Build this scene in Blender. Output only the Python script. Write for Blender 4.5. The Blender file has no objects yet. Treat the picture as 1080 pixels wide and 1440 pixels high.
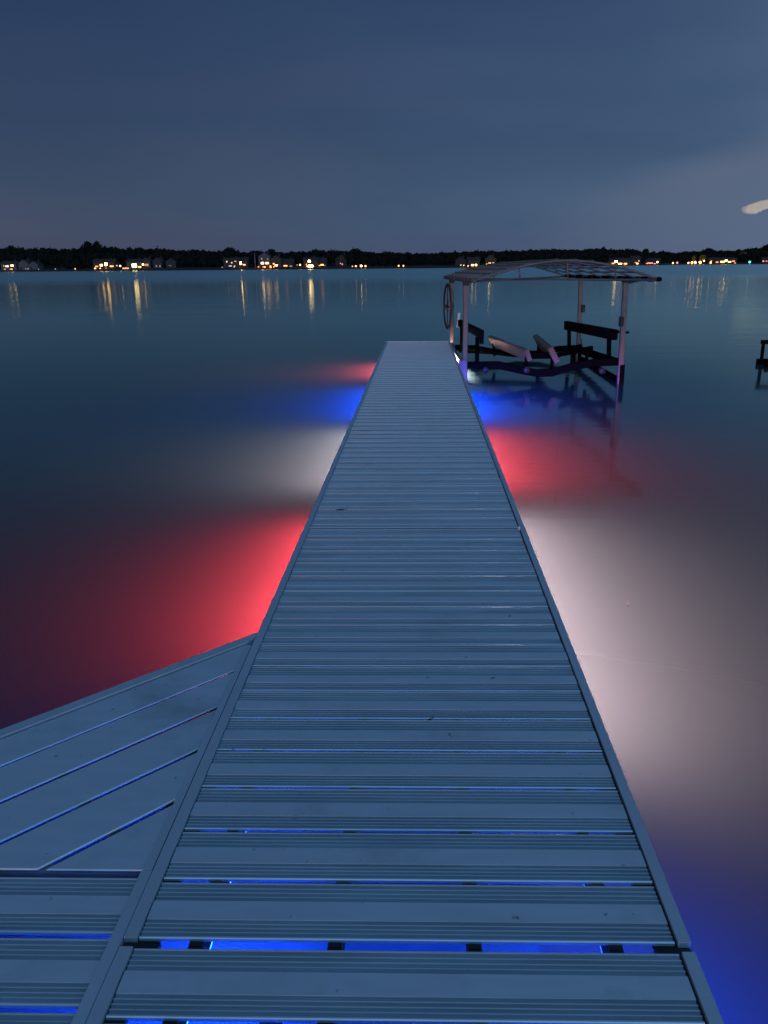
import bpy, math, random
from mathutils import Vector, Matrix
random.seed(7)
sc = bpy.context.scene
COL = sc.collection
R = math.radians

# ------------------------------------------------------------------ camera
F, PX, PY = 1082.0, 568.0, 720.0
DECK, CAMZ = 0.42, 1.80
PITCH, YAW, ROLL = R(17.7572), R(1.2618), R(-0.5)
fw = Vector((-math.sin(YAW) * math.cos(PITCH), math.cos(YAW) * math.cos(PITCH), -math.sin(PITCH)))
r0 = Vector((math.cos(YAW), math.sin(YAW), 0))
u0 = Vector((-math.sin(YAW) * math.sin(PITCH), math.cos(YAW) * math.sin(PITCH), math.cos(PITCH)))
rt = math.cos(ROLL) * r0 + math.sin(ROLL) * u0
up = -math.sin(ROLL) * r0 + math.cos(ROLL) * u0
cam = bpy.data.cameras.new("camera")
cam.sensor_fit = 'VERTICAL'; cam.sensor_height = 36.0; cam.sensor_width = 27.0
cam.lens = F / 1440 * 36.0
cam.shift_x = -(PX - 540) / 1440
cam.clip_start = 0.05; cam.clip_end = 20000
camo = bpy.data.objects.new("camera", cam); COL.objects.link(camo)
m = Matrix((rt, up, -fw)).transposed().to_4x4(); m.translation = Vector((0, 0, CAMZ))
camo.matrix_world = m
sc.camera = camo


def at(x, y, Y):
    """the point at distance Y along the lake seen at photo position x, y"""
    d = fw + rt * ((x - PX) / F) - up * ((y - PY) / F)
    t = Y / d.y
    return Vector((d.x * t, Y, CAMZ + d.z * t))


# ------------------------------------------------------------------ helpers
def tag(o, label=None, cat=None, group=None, kind=None):
    if label: o["label"] = label
    if cat: o["category"] = cat
    if group: o["group"] = group
    if kind: o["kind"] = kind
    return o


def empty(name, loc=(0, 0, 0), rz=0.0):
    o = bpy.data.objects.new(name, None); COL.objects.link(o)
    o.empty_display_size = 0.2
    o.location = loc; o.rotation_euler = (0, 0, rz)
    return o


class MB:
    def __init__(s): s.v = []; s.f = []

    def add(s, vs, fs):
        n = len(s.v); s.v += [tuple(v) for v in vs]; s.f += [tuple(i + n for i in f) for f in fs]; return s

    def box(s, x0, x1, y0, y1, z0, z1):
        return s.add([(x, y, z) for z in (z0, z1) for y in (y0, y1) for x in (x0, x1)],
                     [(0, 2, 3, 1), (4, 5, 7, 6), (0, 1, 5, 4), (2, 6, 7, 3), (0, 4, 6, 2), (1, 3, 7, 5)])

    def bar(s, a, b, w, h, upv=(0, 0, 1), bev=0.12):
        """bar of width w and height h with chamfered edges between a and b"""
        a, b = Vector(a), Vector(b); d = (b - a).normalized()
        U = Vector(upv); U = (U - d * U.dot(d))
        if U.length < 1e-4: U = Vector((0, 1, 0)) - d * d.y
        U.normalize(); S = d.cross(U)
        c = bev * min(w, h)
        pr = [(-w/2 + c, -h/2), (w/2 - c, -h/2), (w/2, -h/2 + c), (w/2, h/2 - c), (w/2 - c, h/2), (-w/2 + c, h/2), (-w/2, h/2 - c), (-w/2, -h/2 + c)]
        vs = [p + S * q[0] + U * q[1] for p in (a, b) for q in pr]
        fs = [(i, (i + 1) % 8, 8 + (i + 1) % 8, 8 + i) for i in range(8)]
        return s.add(vs, fs + [tuple(range(7, -1, -1)), tuple(range(8, 16))])

    def tube(s, pts, r, n=8, cap=True, closed=False):
        pts = [Vector(p) for p in pts]; N = len(pts); rs = r if isinstance(r, (list, tuple)) else [r] * N
        vs = []; ref = None
        for i, p in enumerate(pts):
            if closed: d = pts[(i + 1) % N] - pts[i - 1]
            else: d = pts[min(i + 1, N - 1)] - pts[max(i - 1, 0)]
            d.normalize()
            if ref is None:
                ref = Vector((0, 0, 1)) if abs(d.z) < .9 else Vector((0, 1, 0))
            ref = (ref - d * ref.dot(d)).normalized(); t = d.cross(ref)
            vs += [p + (ref * math.cos(2 * math.pi * k / n) + t * math.sin(2 * math.pi * k / n)) * rs[i] for k in range(n)]
        fs = []
        for i in range(N if closed else N - 1):
            j = (i + 1) % N
            fs += [(i * n + k, i * n + (k + 1) % n, j * n + (k + 1) % n, j * n + k) for k in range(n)]
        if cap and not closed: fs += [tuple(range(n - 1, -1, -1)), tuple((N - 1) * n + k for k in range(n))]
        return s.add(vs, fs)

    def prism(s, poly, z0, z1):
        n = len(poly)
        return s.add([(x, y, z0) for x, y in poly] + [(x, y, z1) for x, y in poly],
                     [tuple(range(n - 1, -1, -1)), tuple(range(n, 2 * n))] + [(i, (i + 1) % n, n + (i + 1) % n, n + i) for i in range(n)])

    def ball(s, c, r, n=8, k=5, sq=(1, 1, 1), jit=0.0):
        c = Vector(c); vs = [c + Vector((0, 0, -r * sq[2]))]
        for i in range(1, k):
            a = -math.pi / 2 + math.pi * i / k
            for j in range(n):
                b = 2 * math.pi * j / n; q = r * (1 + random.uniform(-jit, jit))
                vs.append(c + Vector((q * math.cos(a) * math.cos(b) * sq[0], q * math.cos(a) * math.sin(b) * sq[1], q * math.sin(a) * sq[2])))
        vs.append(c + Vector((0, 0, r * sq[2]))); T = len(vs) - 1
        fs = [(0, 1 + (j + 1) % n, 1 + j) for j in range(n)]
        for i in range(k - 2):
            fs += [(1 + i * n + j, 1 + i * n + (j + 1) % n, 1 + (i + 1) * n + (j + 1) % n, 1 + (i + 1) * n + j) for j in range(n)]
        fs += [(1 + (k - 2) * n + j, 1 + (k - 2) * n + (j + 1) % n, T) for j in range(n)]
        return s.add(vs, fs)

    def leaf(s, p, size):
        a = Vector((random.gauss(0, 1), random.gauss(0, 1), random.gauss(0, 1))).normalized()
        b = a.orthogonal().normalized(); b = Matrix.Rotation(random.uniform(0, 6.28), 3, a) @ b; c = a.cross(b)
        w = size * random.uniform(.35, .6); l = size * random.uniform(.5, .8); p = Vector(p)
        return s.add([p - b * l, p + c * w - b * l * .1, p + b * l + a * size * .12, p - c * w + b * l * .15], [(0, 1, 2, 3)])

    def build(s, name, mat, parent=None, smooth=False, sub=None):
        me = bpy.data.meshes.new(name); me.from_pydata(s.v, [], s.f); me.update()
        if smooth: me.polygons.foreach_set("use_smooth", [True] * len(me.polygons))
        if mat: me.materials.append(mat)
        o = bpy.data.objects.new(name, me); COL.objects.link(o)
        if parent: o.parent = parent
        return o


# ------------------------------------------------------------------ materials
def mat(name, col, rough=.6, metal=0.0, var=0.0, scale=8.0, bump=0.0, stretch=(1, 1, 1), spec=.5, emit=None, estr=0.0, dark=None, dscale=3.0, damt=0.0, specks=0.0):
    M = bpy.data.materials.new(name); M.use_nodes = True; nt = M.node_tree; N = nt.nodes; L = nt.links
    b = N["Principled BSDF"]
    b.inputs["Base Color"].default_value = (*col, 1); b.inputs["Roughness"].default_value = rough
    b.inputs["Metallic"].default_value = metal; b.inputs["Specular IOR Level"].default_value = spec
    if emit: b.inputs["Emission Color"].default_value = (*emit, 1); b.inputs["Emission Strength"].default_value = estr
    if var or bump or damt:
        tc = N.new("ShaderNodeTexCoord"); mp = N.new("ShaderNodeMapping"); mp.inputs["Scale"].default_value = stretch
        L.new(tc.outputs["Object"], mp.inputs["Vector"])
        n1 = N.new("ShaderNodeTexNoise"); n1.inputs["Scale"].default_value = scale; n1.inputs["Detail"].default_value = 6
        L.new(mp.outputs[0], n1.inputs["Vector"])
        last = None
        if var:
            mx = N.new("ShaderNodeMix"); mx.data_type = 'RGBA'
            mx.inputs[6].default_value = (*[c * (1 - var) for c in col], 1); mx.inputs[7].default_value = (*[min(1, c * (1 + var)) for c in col], 1)
            L.new(n1.outputs["Fac"], mx.inputs[0]); last = mx.outputs[2]
            ma = N.new("ShaderNodeMapRange"); ma.inputs[3].default_value = max(.02, rough - .12); ma.inputs[4].default_value = min(1, rough + .12)
            L.new(n1.outputs["Fac"], ma.inputs[0]); L.new(ma.outputs[0], b.inputs["Roughness"])
        if damt:
            n2 = N.new("ShaderNodeTexNoise"); n2.inputs["Scale"].default_value = dscale; n2.inputs["Detail"].default_value = 8; n2.inputs["Roughness"].default_value = .65
            L.new(tc.outputs["Object"], n2.inputs["Vector"])
            rp = N.new("ShaderNodeValToRGB"); rp.color_ramp.elements[0].position = .52; rp.color_ramp.elements[1].position = .72
            rp.color_ramp.elements[1].color = (damt, damt, damt, 1); rp.color_ramp.elements[0].color = (0, 0, 0, 1)
            L.new(n2.outputs["Fac"], rp.inputs[0])
            m2 = N.new("ShaderNodeMix"); m2.data_type = 'RGBA'
            if last: L.new(last, m2.inputs[6])
            else: m2.inputs[6].default_value = (*col, 1)
            m2.inputs[7].default_value = (*(dark or (.05, .05, .05)), 1)
            L.new(rp.outputs[0], m2.inputs[0]); last = m2.outputs[2]
        if specks:
            n3 = N.new("ShaderNodeTexNoise"); n3.inputs["Scale"].default_value = 26; n3.inputs["Detail"].default_value = 3; L.new(tc.outputs["Object"], n3.inputs["Vector"])
            r3 = N.new("ShaderNodeValToRGB"); r3.color_ramp.elements[0].position = .70; r3.color_ramp.elements[1].position = .76
            r3.color_ramp.elements[0].color = (0, 0, 0, 1); r3.color_ramp.elements[1].color = (specks, specks, specks, 1); L.new(n3.outputs["Fac"], r3.inputs[0])
            m3 = N.new("ShaderNodeMix"); m3.data_type = 'RGBA'; m3.inputs[7].default_value = (.03, .03, .028, 1)
            L.new(r3.outputs[0], m3.inputs[0]); L.new(last, m3.inputs[6]); last = m3.outputs[2]
        if last: L.new(last, b.inputs["Base Color"])
        if bump:
            bp = N.new("ShaderNodeBump"); bp.inputs["Strength"].default_value = bump; bp.inputs["Distance"].default_value = .01
            L.new(n1.outputs["Fac"], bp.inputs["Height"]); L.new(bp.outputs[0], b.inputs["Normal"])
    return M


M = {}
M["deck"] = mat("painted_aluminium_decking", (.72, .84, .90), .36, .48, .08, 5, .0, (1, 6, 1), dark=(.14, .15, .15), dscale=2.3, damt=.34, specks=.6)
M["groove_tone"] = mat("darker_groove", (.40, .49, .54), .45, .35, .3, 9, .0, (.3, 3, 1))  # darker tone for groove floors, rib sides and plank edges
M["rail"] = mat("aluminium_rail", (.62, .71, .77), .38, .45, .08, 12, 0, (1, .3, 1))
M["under"] = mat("galvanised_frame", (.30, .31, .32), .55, .3, .15, 10)
M["lift"] = mat("weathered_aluminium", (.17, .14, .12), .45, .3, .2, 9, .05, dark=(.10, .07, .05), dscale=4, damt=.6)
M["beam"] = mat("rusty_painted_steel", (.004, .004, .004), .9, .0, .3, 12, .1, spec=.0, dark=(.009, .006, .005), dscale=6, damt=.5)
M["carpet"] = mat("black_bunk_carpet", (.006, .006, .007), .95, 0, .3, 60, .3, spec=.05)
M["wood"] = mat("weathered_bunk_board", (.17, .14, .12), .8, 0, .3, 14, .2, (1, 6, 6), dark=(.06, .05, .04), dscale=7, damt=.7)
M["rubber"] = mat("black_rubber", (.02, .02, .02), .6, 0, .2, 20)
M["wheel"] = mat("dark_red_wheel_rim", (.07, .025, .025), .5, .2, .2, 20)
M["white"] = mat("white_plastic", (.75, .75, .74), .4, 0, .05, 20)
M["land"] = mat("dark_shore_soil", (.006, .008, .006), .95, 0, .4, .3)
M["leaf"] = mat("dark_foliage", (.007, .010, .007), .9, 0, .5, .25, spec=.1)
M["litleaf"] = mat("lamplit_foliage", (.14, .15, .04), .8, 0, .4, .4, spec=.2)  # lit copy of the foliage, lamplight put into its brighter colour
M["bark"] = mat("bark", (.035, .028, .02), .95, 0, .3, 3)
M["dead"] = mat("dry_brown_leaf", (.03, .02, .015), .8, 0, .3, 60)
M["wall_white"] = mat("white_siding", (.085, .09, .095), .8, 0, .1, 2)
M["wall_grey"] = mat("grey_siding", (.03, .033, .036), .8, 0, .1, 2)
M["wall_tan"] = mat("tan_siding", (.055, .042, .03), .8, 0, .1, 2)
M["wall_dark"] = mat("dark_siding", (.025, .023, .02), .8, 0, .15, 2)
M["roof"] = mat("dark_shingles", (.03, .03, .032), .9, 0, .3, 3)
M["dimglass"] = mat("dark_window_glass", (.02, .025, .03), .1, 0, .1, 2)
M["pole"] = mat("dark_lamp_pole", (.05, .05, .05), .5, .5, .1, 10)
GLOW = {"w": (1, .52, .18), "o": (1, .27, .04), "y": (1, .41, .085), "c": (.85, .92, 1.0), "r": (1, .16, .07), "p": (1, .30, .26), "g": (.10, .95, .75)}
_e = {}


def glow(k, s):
    if (k, s) not in _e: _e[(k, s)] = mat("lit_glass", (.3, .3, .3), .4, emit=GLOW[k], estr=s)
    return _e[(k, s)]


# ------------------------------------------------------------------ world and sun
W = bpy.data.worlds.new("World"); sc.world = W; W.use_nodes = True
nt = W.node_tree; N = nt.nodes; L = nt.links
bg = N["Background"]
SUN_EL, SUN_ROT = R(3.0), R(150)
sky = N.new("ShaderNodeTexSky"); sky.sky_type = 'NISHITA'; sky.sun_disc = False
sky.sun_elevation = SUN_EL; sky.sun_rotation = SUN_ROT
sky.air_density = 1.0; sky.dust_density = 0.0; sky.ozone_density = 4.0
tc = N.new("ShaderNodeTexCoord"); DIR = tc.outputs["Generated"]


def vmath(op, a, b=None, out=0):
    n = N.new("ShaderNodeVectorMath"); n.operation = op
    for i, v in enumerate((a, b)):
        if v is None: continue
        if isinstance(v, (tuple, Vector)): n.inputs[i].default_value = v
        else: L.new(v, n.inputs[i])
    return n.outputs["Value"] if op in ("DOT_PRODUCT", "LENGTH") else n.outputs[0]


def fmath(op, a, b=0.0, c=0.0, clamp=False):
    n = N.new("ShaderNodeMath"); n.operation = op; n.use_clamp = clamp
    for i, v in enumerate((a, b, c)):
        if isinstance(v, (int, float)): n.inputs[i].default_value = v
        else: L.new(v, n.inputs[i])
    return n.outputs[0]


def ramp(v, *stops):
    n = N.new("ShaderNodeValToRGB"); e = n.color_ramp.elements
    while len(e) < len(stops): e.new(.5)
    for k, (p_, c_) in enumerate(stops): e[k].position = p_; e[k].color = (*c_, 1)
    L.new(v, n.inputs[0]); return n.outputs[0]


def mixc(t, a, b_, blend='MIX'):
    n = N.new("ShaderNodeMix"); n.data_type = 'RGBA'; n.blend_type = blend
    for i, v in ((0, t), (6, a), (7, b_)):
        if isinstance(v, (int, float)): n.inputs[i].default_value = v
        elif isinstance(v, tuple): n.inputs[i].default_value = (*v, 1)
        else: L.new(v, n.inputs[i])
    return n.outputs[2]


# high thin dusk cloud over the whole sky, brighter towards the set sun behind the camera
mp = N.new("ShaderNodeMapping"); mp.inputs["Rotation"].default_value = (0, R(16), R(-25)); mp.inputs["Scale"].default_value = (.8, .8, 4.0)
L.new(DIR, mp.inputs["Vector"])
cn = N.new("ShaderNodeTexNoise"); cn.inputs["Scale"].default_value = 2.2; cn.inputs["Detail"].default_value = 5; cn.inputs["Roughness"].default_value = .45; cn.inputs["Distortion"].default_value = .3
L.new(mp.outputs[0], cn.inputs["Vector"])
sunaz = Vector((math.sin(SUN_ROT), math.cos(SUN_ROT), 0))
g = vmath('DOT_PRODUCT', DIR, sunaz)
g01 = fmath('MULTIPLY_ADD', g, .5, .5)
cloudc = ramp(g01, (0.0, (.265, .35, .84)), (.07, (.345, .565, 1.24)), (.22, (.72, 1.13, 2.05)), (.45, (.66, 1.3, 2.65)), (1.0, (2.9, 7.0, 12.8)))
sz_ = N.new('ShaderNodeSeparateXYZ'); L.new(DIR, sz_.inputs[0])
cloudc = mixc(1.0, cloudc, ramp(sz_.outputs['Z'], (0.0, (1.33, 1.55, 1.66)), (.12, (1.15, 1.15, 1.12)), (.3, (.86, .89, .91)), (.62, (.48, .50, .52)), (1.0, (.7, .73, .75))), 'MULTIPLY')
tint = ramp(cn.outputs["Fac"], (.34, (.80, .84, .90)), (.50, (.98, 1.0, 1.0)), (.66, (1.3, 1.14, 1.08)))
cloudc = mixc(1.0, cloudc, tint, 'MULTIPLY')
# a soft diagonal cirrus band on the right
d1 = (fw + rt * ((1080 - PX) / F) - up * ((180 - PY) / F)).normalized(); d2 = (fw + rt * ((660 - PX) / F) - up * ((306 - PY) / F)).normalized()
bn = d1.cross(d2).normalized(); bn = -bn if bn.z > 0 else bn
side_ = vmath('DOT_PRODUCT', DIR, (d1 - d2).normalized())
bw = ramp(fmath('ADD', vmath('DOT_PRODUCT', DIR, bn), fmath('MULTIPLY_ADD', cn.outputs["Fac"], .04, .0)), (.012, (0, 0, 0)), (.045, (1, 1, 1)), (.10, (.7, .7, .7)), (.20, (0, 0, 0)))
bs = ramp(fmath('MULTIPLY_ADD', side_, 1.0, .35), (.24, (0, 0, 0)), (.44, (1, 1, 1)))
cloudc = mixc(fmath('MULTIPLY', fmath('MULTIPLY', bw, bs), .5), cloudc, (1.5, 1.62, 2.35))
skyc = mixc(.82, sky.outputs[0], cloudc)
# one small sunlit cloud low on the right
cd = (fw + rt * ((1089 - PX) / F) - up * ((291 - PY) / F)).normalized()
e1 = (rt * math.cos(R(8)) + up * math.sin(R(8))).normalized(); e2 = cd.cross(e1).normalized() * -1
if e2.z < 0: e2 = -e2
wn_ = N.new("ShaderNodeTexNoise"); wn_.inputs["Scale"].default_value = 160; wn_.inputs["Detail"].default_value = 3; L.new(DIR, wn_.inputs["Vector"])
wob = fmath('MULTIPLY_ADD', wn_.outputs["Fac"], .5, -.25)
uu = fmath('MULTIPLY', vmath('DOT_PRODUCT', DIR, e1), F); vv = fmath('MULTIPLY', vmath('DOT_PRODUCT', DIR, e2), F)


def ell(cx, cy, rx, ry):
    a = fmath('DIVIDE', fmath('SUBTRACT', uu, cx), rx); b2 = fmath('DIVIDE', fmath('SUBTRACT', vv, cy), ry)
    q = fmath('ADD', fmath('MULTIPLY', a, a), fmath('MULTIPLY', b2, b2))
    return fmath('ADD', q, wob)


U0 = cd.dot(e1) * F
m1 = fmath('MULTIPLY_ADD', ell(U0 + 8, 1.5, 42, 9.2), -3.5, 3.5, clamp=True)
m2 = fmath('MULTIPLY_ADD', ell(U0 + 20, -9, 40, 12), 6.0, -5.5, clamp=True)
front = fmath('GREATER_THAN', vmath('DOT_PRODUCT', DIR, cd), .9)
cm = fmath('MULTIPLY', fmath('MULTIPLY', m1, m2), front)
skyc = mixc(cm, skyc, ramp(wn_.outputs['Fac'], (.35, (4.0, 3.3, 2.9)), (.65, (3.9, 3.9, 3.8))))
L.new(skyc, bg.inputs[0]); bg.inputs[1].default_value = 0.10

sl = bpy.data.lights.new("sun", 'SUN'); sl.energy = .5; sl.angle = R(8); sl.color = (1, .56, .40)
so = bpy.data.objects.new("sun", sl); COL.objects.link(so)
az = R(190); el = R(3)
so.rotation_euler = (-Vector((math.sin(az) * math.cos(el), math.cos(az) * math.cos(el), math.sin(el)))).to_track_quat('-Z', 'Y').to_euler()

# ------------------------------------------------------------------ water
MW = bpy.data.materials.new("lake_water"); MW.use_nodes = True; nt = MW.node_tree; N = nt.nodes; L = nt.links
N.remove(N["Principled BSDF"])
geo = N.new("ShaderNodeNewGeometry"); sep = N.new("ShaderNodeSeparateXYZ"); L.new(geo.outputs["Position"], sep.inputs[0])


def wnoise(sx, sy, det):
    wm = N.new("ShaderNodeMapping"); wm.inputs["Scale"].default_value = (sx, sy, 1); L.new(geo.outputs["Position"], wm.inputs[0])
    wn = N.new("ShaderNodeTexNoise"); wn.inputs["Scale"].default_value = 1; wn.inputs["Detail"].default_value = det; L.new(wm.outputs[0], wn.inputs[0])
    return wn.outputs["Fac"]


# a wind-ruffled band towards the far shore, calmer water on the near side
mr = N.new("ShaderNodeMapRange"); mr.interpolation_type = 'SMOOTHSTEP'
for i_, v_ in ((1, 100), (2, 190), (3, .085), (4, .26)): mr.inputs[i_].default_value = v_
L.new(fmath('MULTIPLY_ADD', wnoise(.012, .04, 2), 50, sep.outputs["Y"]), mr.inputs[0])
bp = N.new("ShaderNodeBump");  bp.inputs["Distance"].default_value = .05
cal = N.new("ShaderNodeMapRange"); cal.interpolation_type = 'SMOOTHSTEP'   # calm near the dock, rippled farther out
for i_, v_ in ((1, 8), (2, 60), (3, .08), (4, .27)): cal.inputs[i_].default_value = v_
L.new(sep.outputs["Y"], cal.inputs[0]); L.new(cal.outputs[0], bp.inputs["Strength"])
L.new(fmath('ADD', wnoise(.22, 2.6, 3), fmath('MULTIPLY', wnoise(.05, .6, 2), 1.4)), bp.inputs["Height"])
df = N.new("ShaderNodeBsdfDiffuse"); df.inputs["Color"].default_value = (.03, .04, .04, 1)
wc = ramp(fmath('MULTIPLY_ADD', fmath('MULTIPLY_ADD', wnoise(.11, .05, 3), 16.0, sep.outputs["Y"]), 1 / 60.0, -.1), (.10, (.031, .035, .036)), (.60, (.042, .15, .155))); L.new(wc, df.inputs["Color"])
gl = N.new("ShaderNodeBsdfGlossy"); gl.inputs["Color"].default_value = (.72, 1, .96, 1); L.new(mr.outputs[0], gl.inputs["Roughness"]); L.new(bp.outputs[0], gl.inputs["Normal"])
fr = N.new("ShaderNodeFresnel"); fr.inputs["IOR"].default_value = 1.5
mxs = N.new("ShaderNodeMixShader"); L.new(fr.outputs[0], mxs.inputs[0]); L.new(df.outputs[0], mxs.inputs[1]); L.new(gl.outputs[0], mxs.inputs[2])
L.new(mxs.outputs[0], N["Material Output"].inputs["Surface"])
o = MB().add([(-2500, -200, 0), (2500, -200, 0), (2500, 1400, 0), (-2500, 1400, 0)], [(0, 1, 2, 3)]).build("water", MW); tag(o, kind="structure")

# ------------------------------------------------------------------ dock
PITCHY = .170; JY = 1.293; SEC = 16 * .1712
XL, XR = -.610, .5415


def plank_profile(w=.1585, ribbed=True):
    p = [(0, -.0092), (0, -.002), (.002, 0)]
    if ribbed:
        def zone(a, b):
            q = [(a, 0), (a + .001, -.0055)]
            for k in range(3):
                c = a + (b - a) * (k + 1) / 4
                q += [(c - .0016, -.0055), (c - .0010, -.0006), (c + .0010, -.0006), (c + .0016, -.0055)]
            return q + [(b - .001, -.0055), (b, 0)]
        p += zone(.005, .051) + zone(.103, w - .005)
    p += [(w - .002, 0), (w, -.002), (w, -.0092)]
    return p


PROF = plank_profile()
PROF_TIGHT = plank_profile(.1622)


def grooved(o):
    """darker colour on the groove floors, rib sides and plank edges"""
    o.data.materials.append(M["groove_tone"])
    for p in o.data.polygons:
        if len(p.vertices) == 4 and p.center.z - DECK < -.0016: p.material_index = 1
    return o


def plank(mb, x0, x1, y, z, prof=PROF):
    n = len(prof); dz = random.uniform(-.0006, .0006); dy = random.uniform(-.001, .001)
    mb.add([(x, y + dy + a, z + dz + c) for x in (x0, x1) for a, c in prof],
           [(i, n + i, n + (i + 1) % n, (i + 1) % n) for i in range(n)] + [tuple(range(n)), tuple(range(2 * n - 1, n - 1, -1))])


dock = empty("dock", (0, 0, 0))
tag(dock, "long straight grey aluminium dock of ribbed cross planks running out over the lake", "dock")


RAILH = .078


def section(y0, nplanks, last=False):
    y1 = y0 + nplanks * PITCHY - .0115
    d = MB()
    for i in range(nplanks): plank(d, XL + random.uniform(-.001, .001), XR + random.uniform(-.002, .001), y0 + i * PITCHY, DECK, PROF if y0 + i * PITCHY < 1.55 else PROF_TIGHT)
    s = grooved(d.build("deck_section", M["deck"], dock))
    for x0, x1 in ((-.6425, -.6135), (.548, .5755)):
        far = y1 > 2
        a = MB().box(x0, x1, y0 - .001, y1 + (.028 if far and y1 < 14 else .002), DECK - RAILH, DECK + .003)
        a.build("side_rail", M["rail"], s)
    for x in (-.485, -.185, .115, .415):
        MB().box(x - .015, x + .015, y0 - (.012 if y0 < 2 else -.035), y1 + (.012 if y1 < 2 else -.05), DECK - .07, DECK - .0085).build("stringer", M["rubber"], s)
    for x0, x1 in ((-.6135, -.572), (.497, .548)):
        MB().box(x0, x1, y0 + .001, y1 - .001, DECK - .02, DECK - .0085).build("edge_light_block", M["rubber"], s)  # added strip under the plank ends, keeps lamp light out of the rail gap
    for y in (y0 + .30, y1 - .30):
        MB().box(-.613, .547, y - .02, y + .02, DECK - .078, DECK - .071).build("cross_brace", M["under"], s)
    if y0 > 2:
        MB().box(-.606, .545, y0 - .05, y0 + .03, DECK - .016, DECK - .0115).build("joint_light_block", M["under"], s)  # added to close the joint against lamp light from below
    for x in (-.30, .24):
        MB().tube([(x, y1 - .12, -1.2), (x, y1 - .12, DECK - .05)], .024, 12).build("leg", M["under"], s, True)
    return y1


section(JY - .027 - 17 * PITCHY + .0115, 17)
for k in range(5): section(JY + k * SEC, 16)
# end cap plate at the far end
yend = JY + 4 * SEC + 16 * PITCHY - .0115
MB().box(-.6425, .5755, yend + .004, yend + .03, DECK - RAILH, DECK + .004).build("end_rail", M["rail"], dock)
# joint plate at the first joint's left rail, enlarged to stop light leaking through
MB().box(-.640, -.565, JY - .040, JY + .003, DECK - .06, DECK - .012).build("joint_plate", M["rubber"], dock)
MB().box(.500, .574, JY - .040, JY + .003, DECK - .06, DECK - .012).build("joint_plate", M["rubber"], dock)  # added on the right to keep the rail notch dark
sb = MB().tube([(.541, 4.0, DECK - .002), (.541, 4.0, DECK + .014)], .007, 8).build("light_leak_dot", M["white"], dock, True)  # white stud standing in for lamp light leaking at the joint end

# triangular corner platform
corner = empty("corner_platform", (-.645, 1.485, 0))
tag(corner, "triangular corner platform of smooth diagonal planks beside the dock", "dock platform")
CX, CY = -.645, 1.485
CC = 2.742 + .645            # outer line  y = x + CC


def local(poly): return [(x - CX, y - CY) for x, y in poly]


def clip(poly, n, c):        # keep points with n.p <= c
    out = []
    for i in range(len(poly)):
        a, b_ = poly[i], poly[(i + 1) % len(poly)]
        da = n[0] * a[0] + n[1] * a[1] - c; db = n[0] * b_[0] + n[1] * b_[1] - c
        if da <= 0: out.append(a)
        if (da < 0) != (db < 0) and da != db:
            t = da / (da - db); out.append((a[0] + (b_[0] - a[0]) * t, a[1] + (b_[1] - a[1]) * t))
    return out


inner = [(-.667, 1.487), (-.667, 6), (-6, 1.487)]
h = MB()
cs = [2.657 + .665, 2.448 + .665, 2.212 + .665, 1.977 + .665, 1.745 + .665, 1.2]
for k in range(5):
    g = .006 if k == 0 else (.008 if k == 1 else .014)
    tri = [(-.667, 1.489), (-.667, 9), (-9, 9), (-9, 1.489)]
    p = clip(tri, (-1, 1), cs[k] - g); p = clip(p, (1, -1), -cs[k + 1] - .006)
    if len(p) > 2:
        p = local(p)
        if sum(p[i][0] * p[(i + 1) % len(p)][1] - p[(i + 1) % len(p)][0] * p[i][1] for i in range(len(p))) < 0: p = p[::-1]
        h.prism(p, DECK - .008, DECK - .001 + random.uniform(-.001, .001))
po = h.build("decking", M["deck"], corner)
bv = po.modifiers.new("bevel", 'BEVEL'); bv.width = .003; bv.segments = 2
hy = MB(); x0, x1 = -.6455, -1.905
poly = local([(x0, x0 + CC), (x1 - .06, x1 - .06 + CC), (x1 - .06, x1 - .06 + CC - .057), (x0 - .0215, x0 - .0215 + CC - .057), (x0, x0 + CC - .057 + .0215)])
hy.prism(poly, DECK - RAILH, DECK + .003).build("side_rail", M["rail"], corner)
lx0, lx1 = x0 - .03, x1 - .06
MB().prism(local([(lx0, lx0 + CC - .050), (lx1, lx1 + CC - .050), (lx1, lx1 + CC - .09), (lx0, lx0 + CC - .09)]), DECK - .02, DECK - .010).build("gap_light_block", M["rubber"], corner)  # added strip that keeps blue lamp light out of the diagonal rail gap
MB().box(-.045, -.0225, .01, 1.1, DECK - .02, DECK - .010).build("gap_light_block", M["rubber"], corner)  # added strip blocking light along the rail beside the dock
MB().box(-.022, -.001, 0, cs[0] - .645 - CY - .04, DECK - RAILH, DECK + .002).build("side_rail", M["rail"], corner)
MB().box(-1.26, -.022, .004, .03, DECK - RAILH, DECK - .010).build("base_rail", M["under"], corner)
st = MB()
st.bar((-.06, .06, DECK - .045), (-.62, .60, DECK - .045), .04, .06)
st.build("stringer", M["under"], corner)

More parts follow.
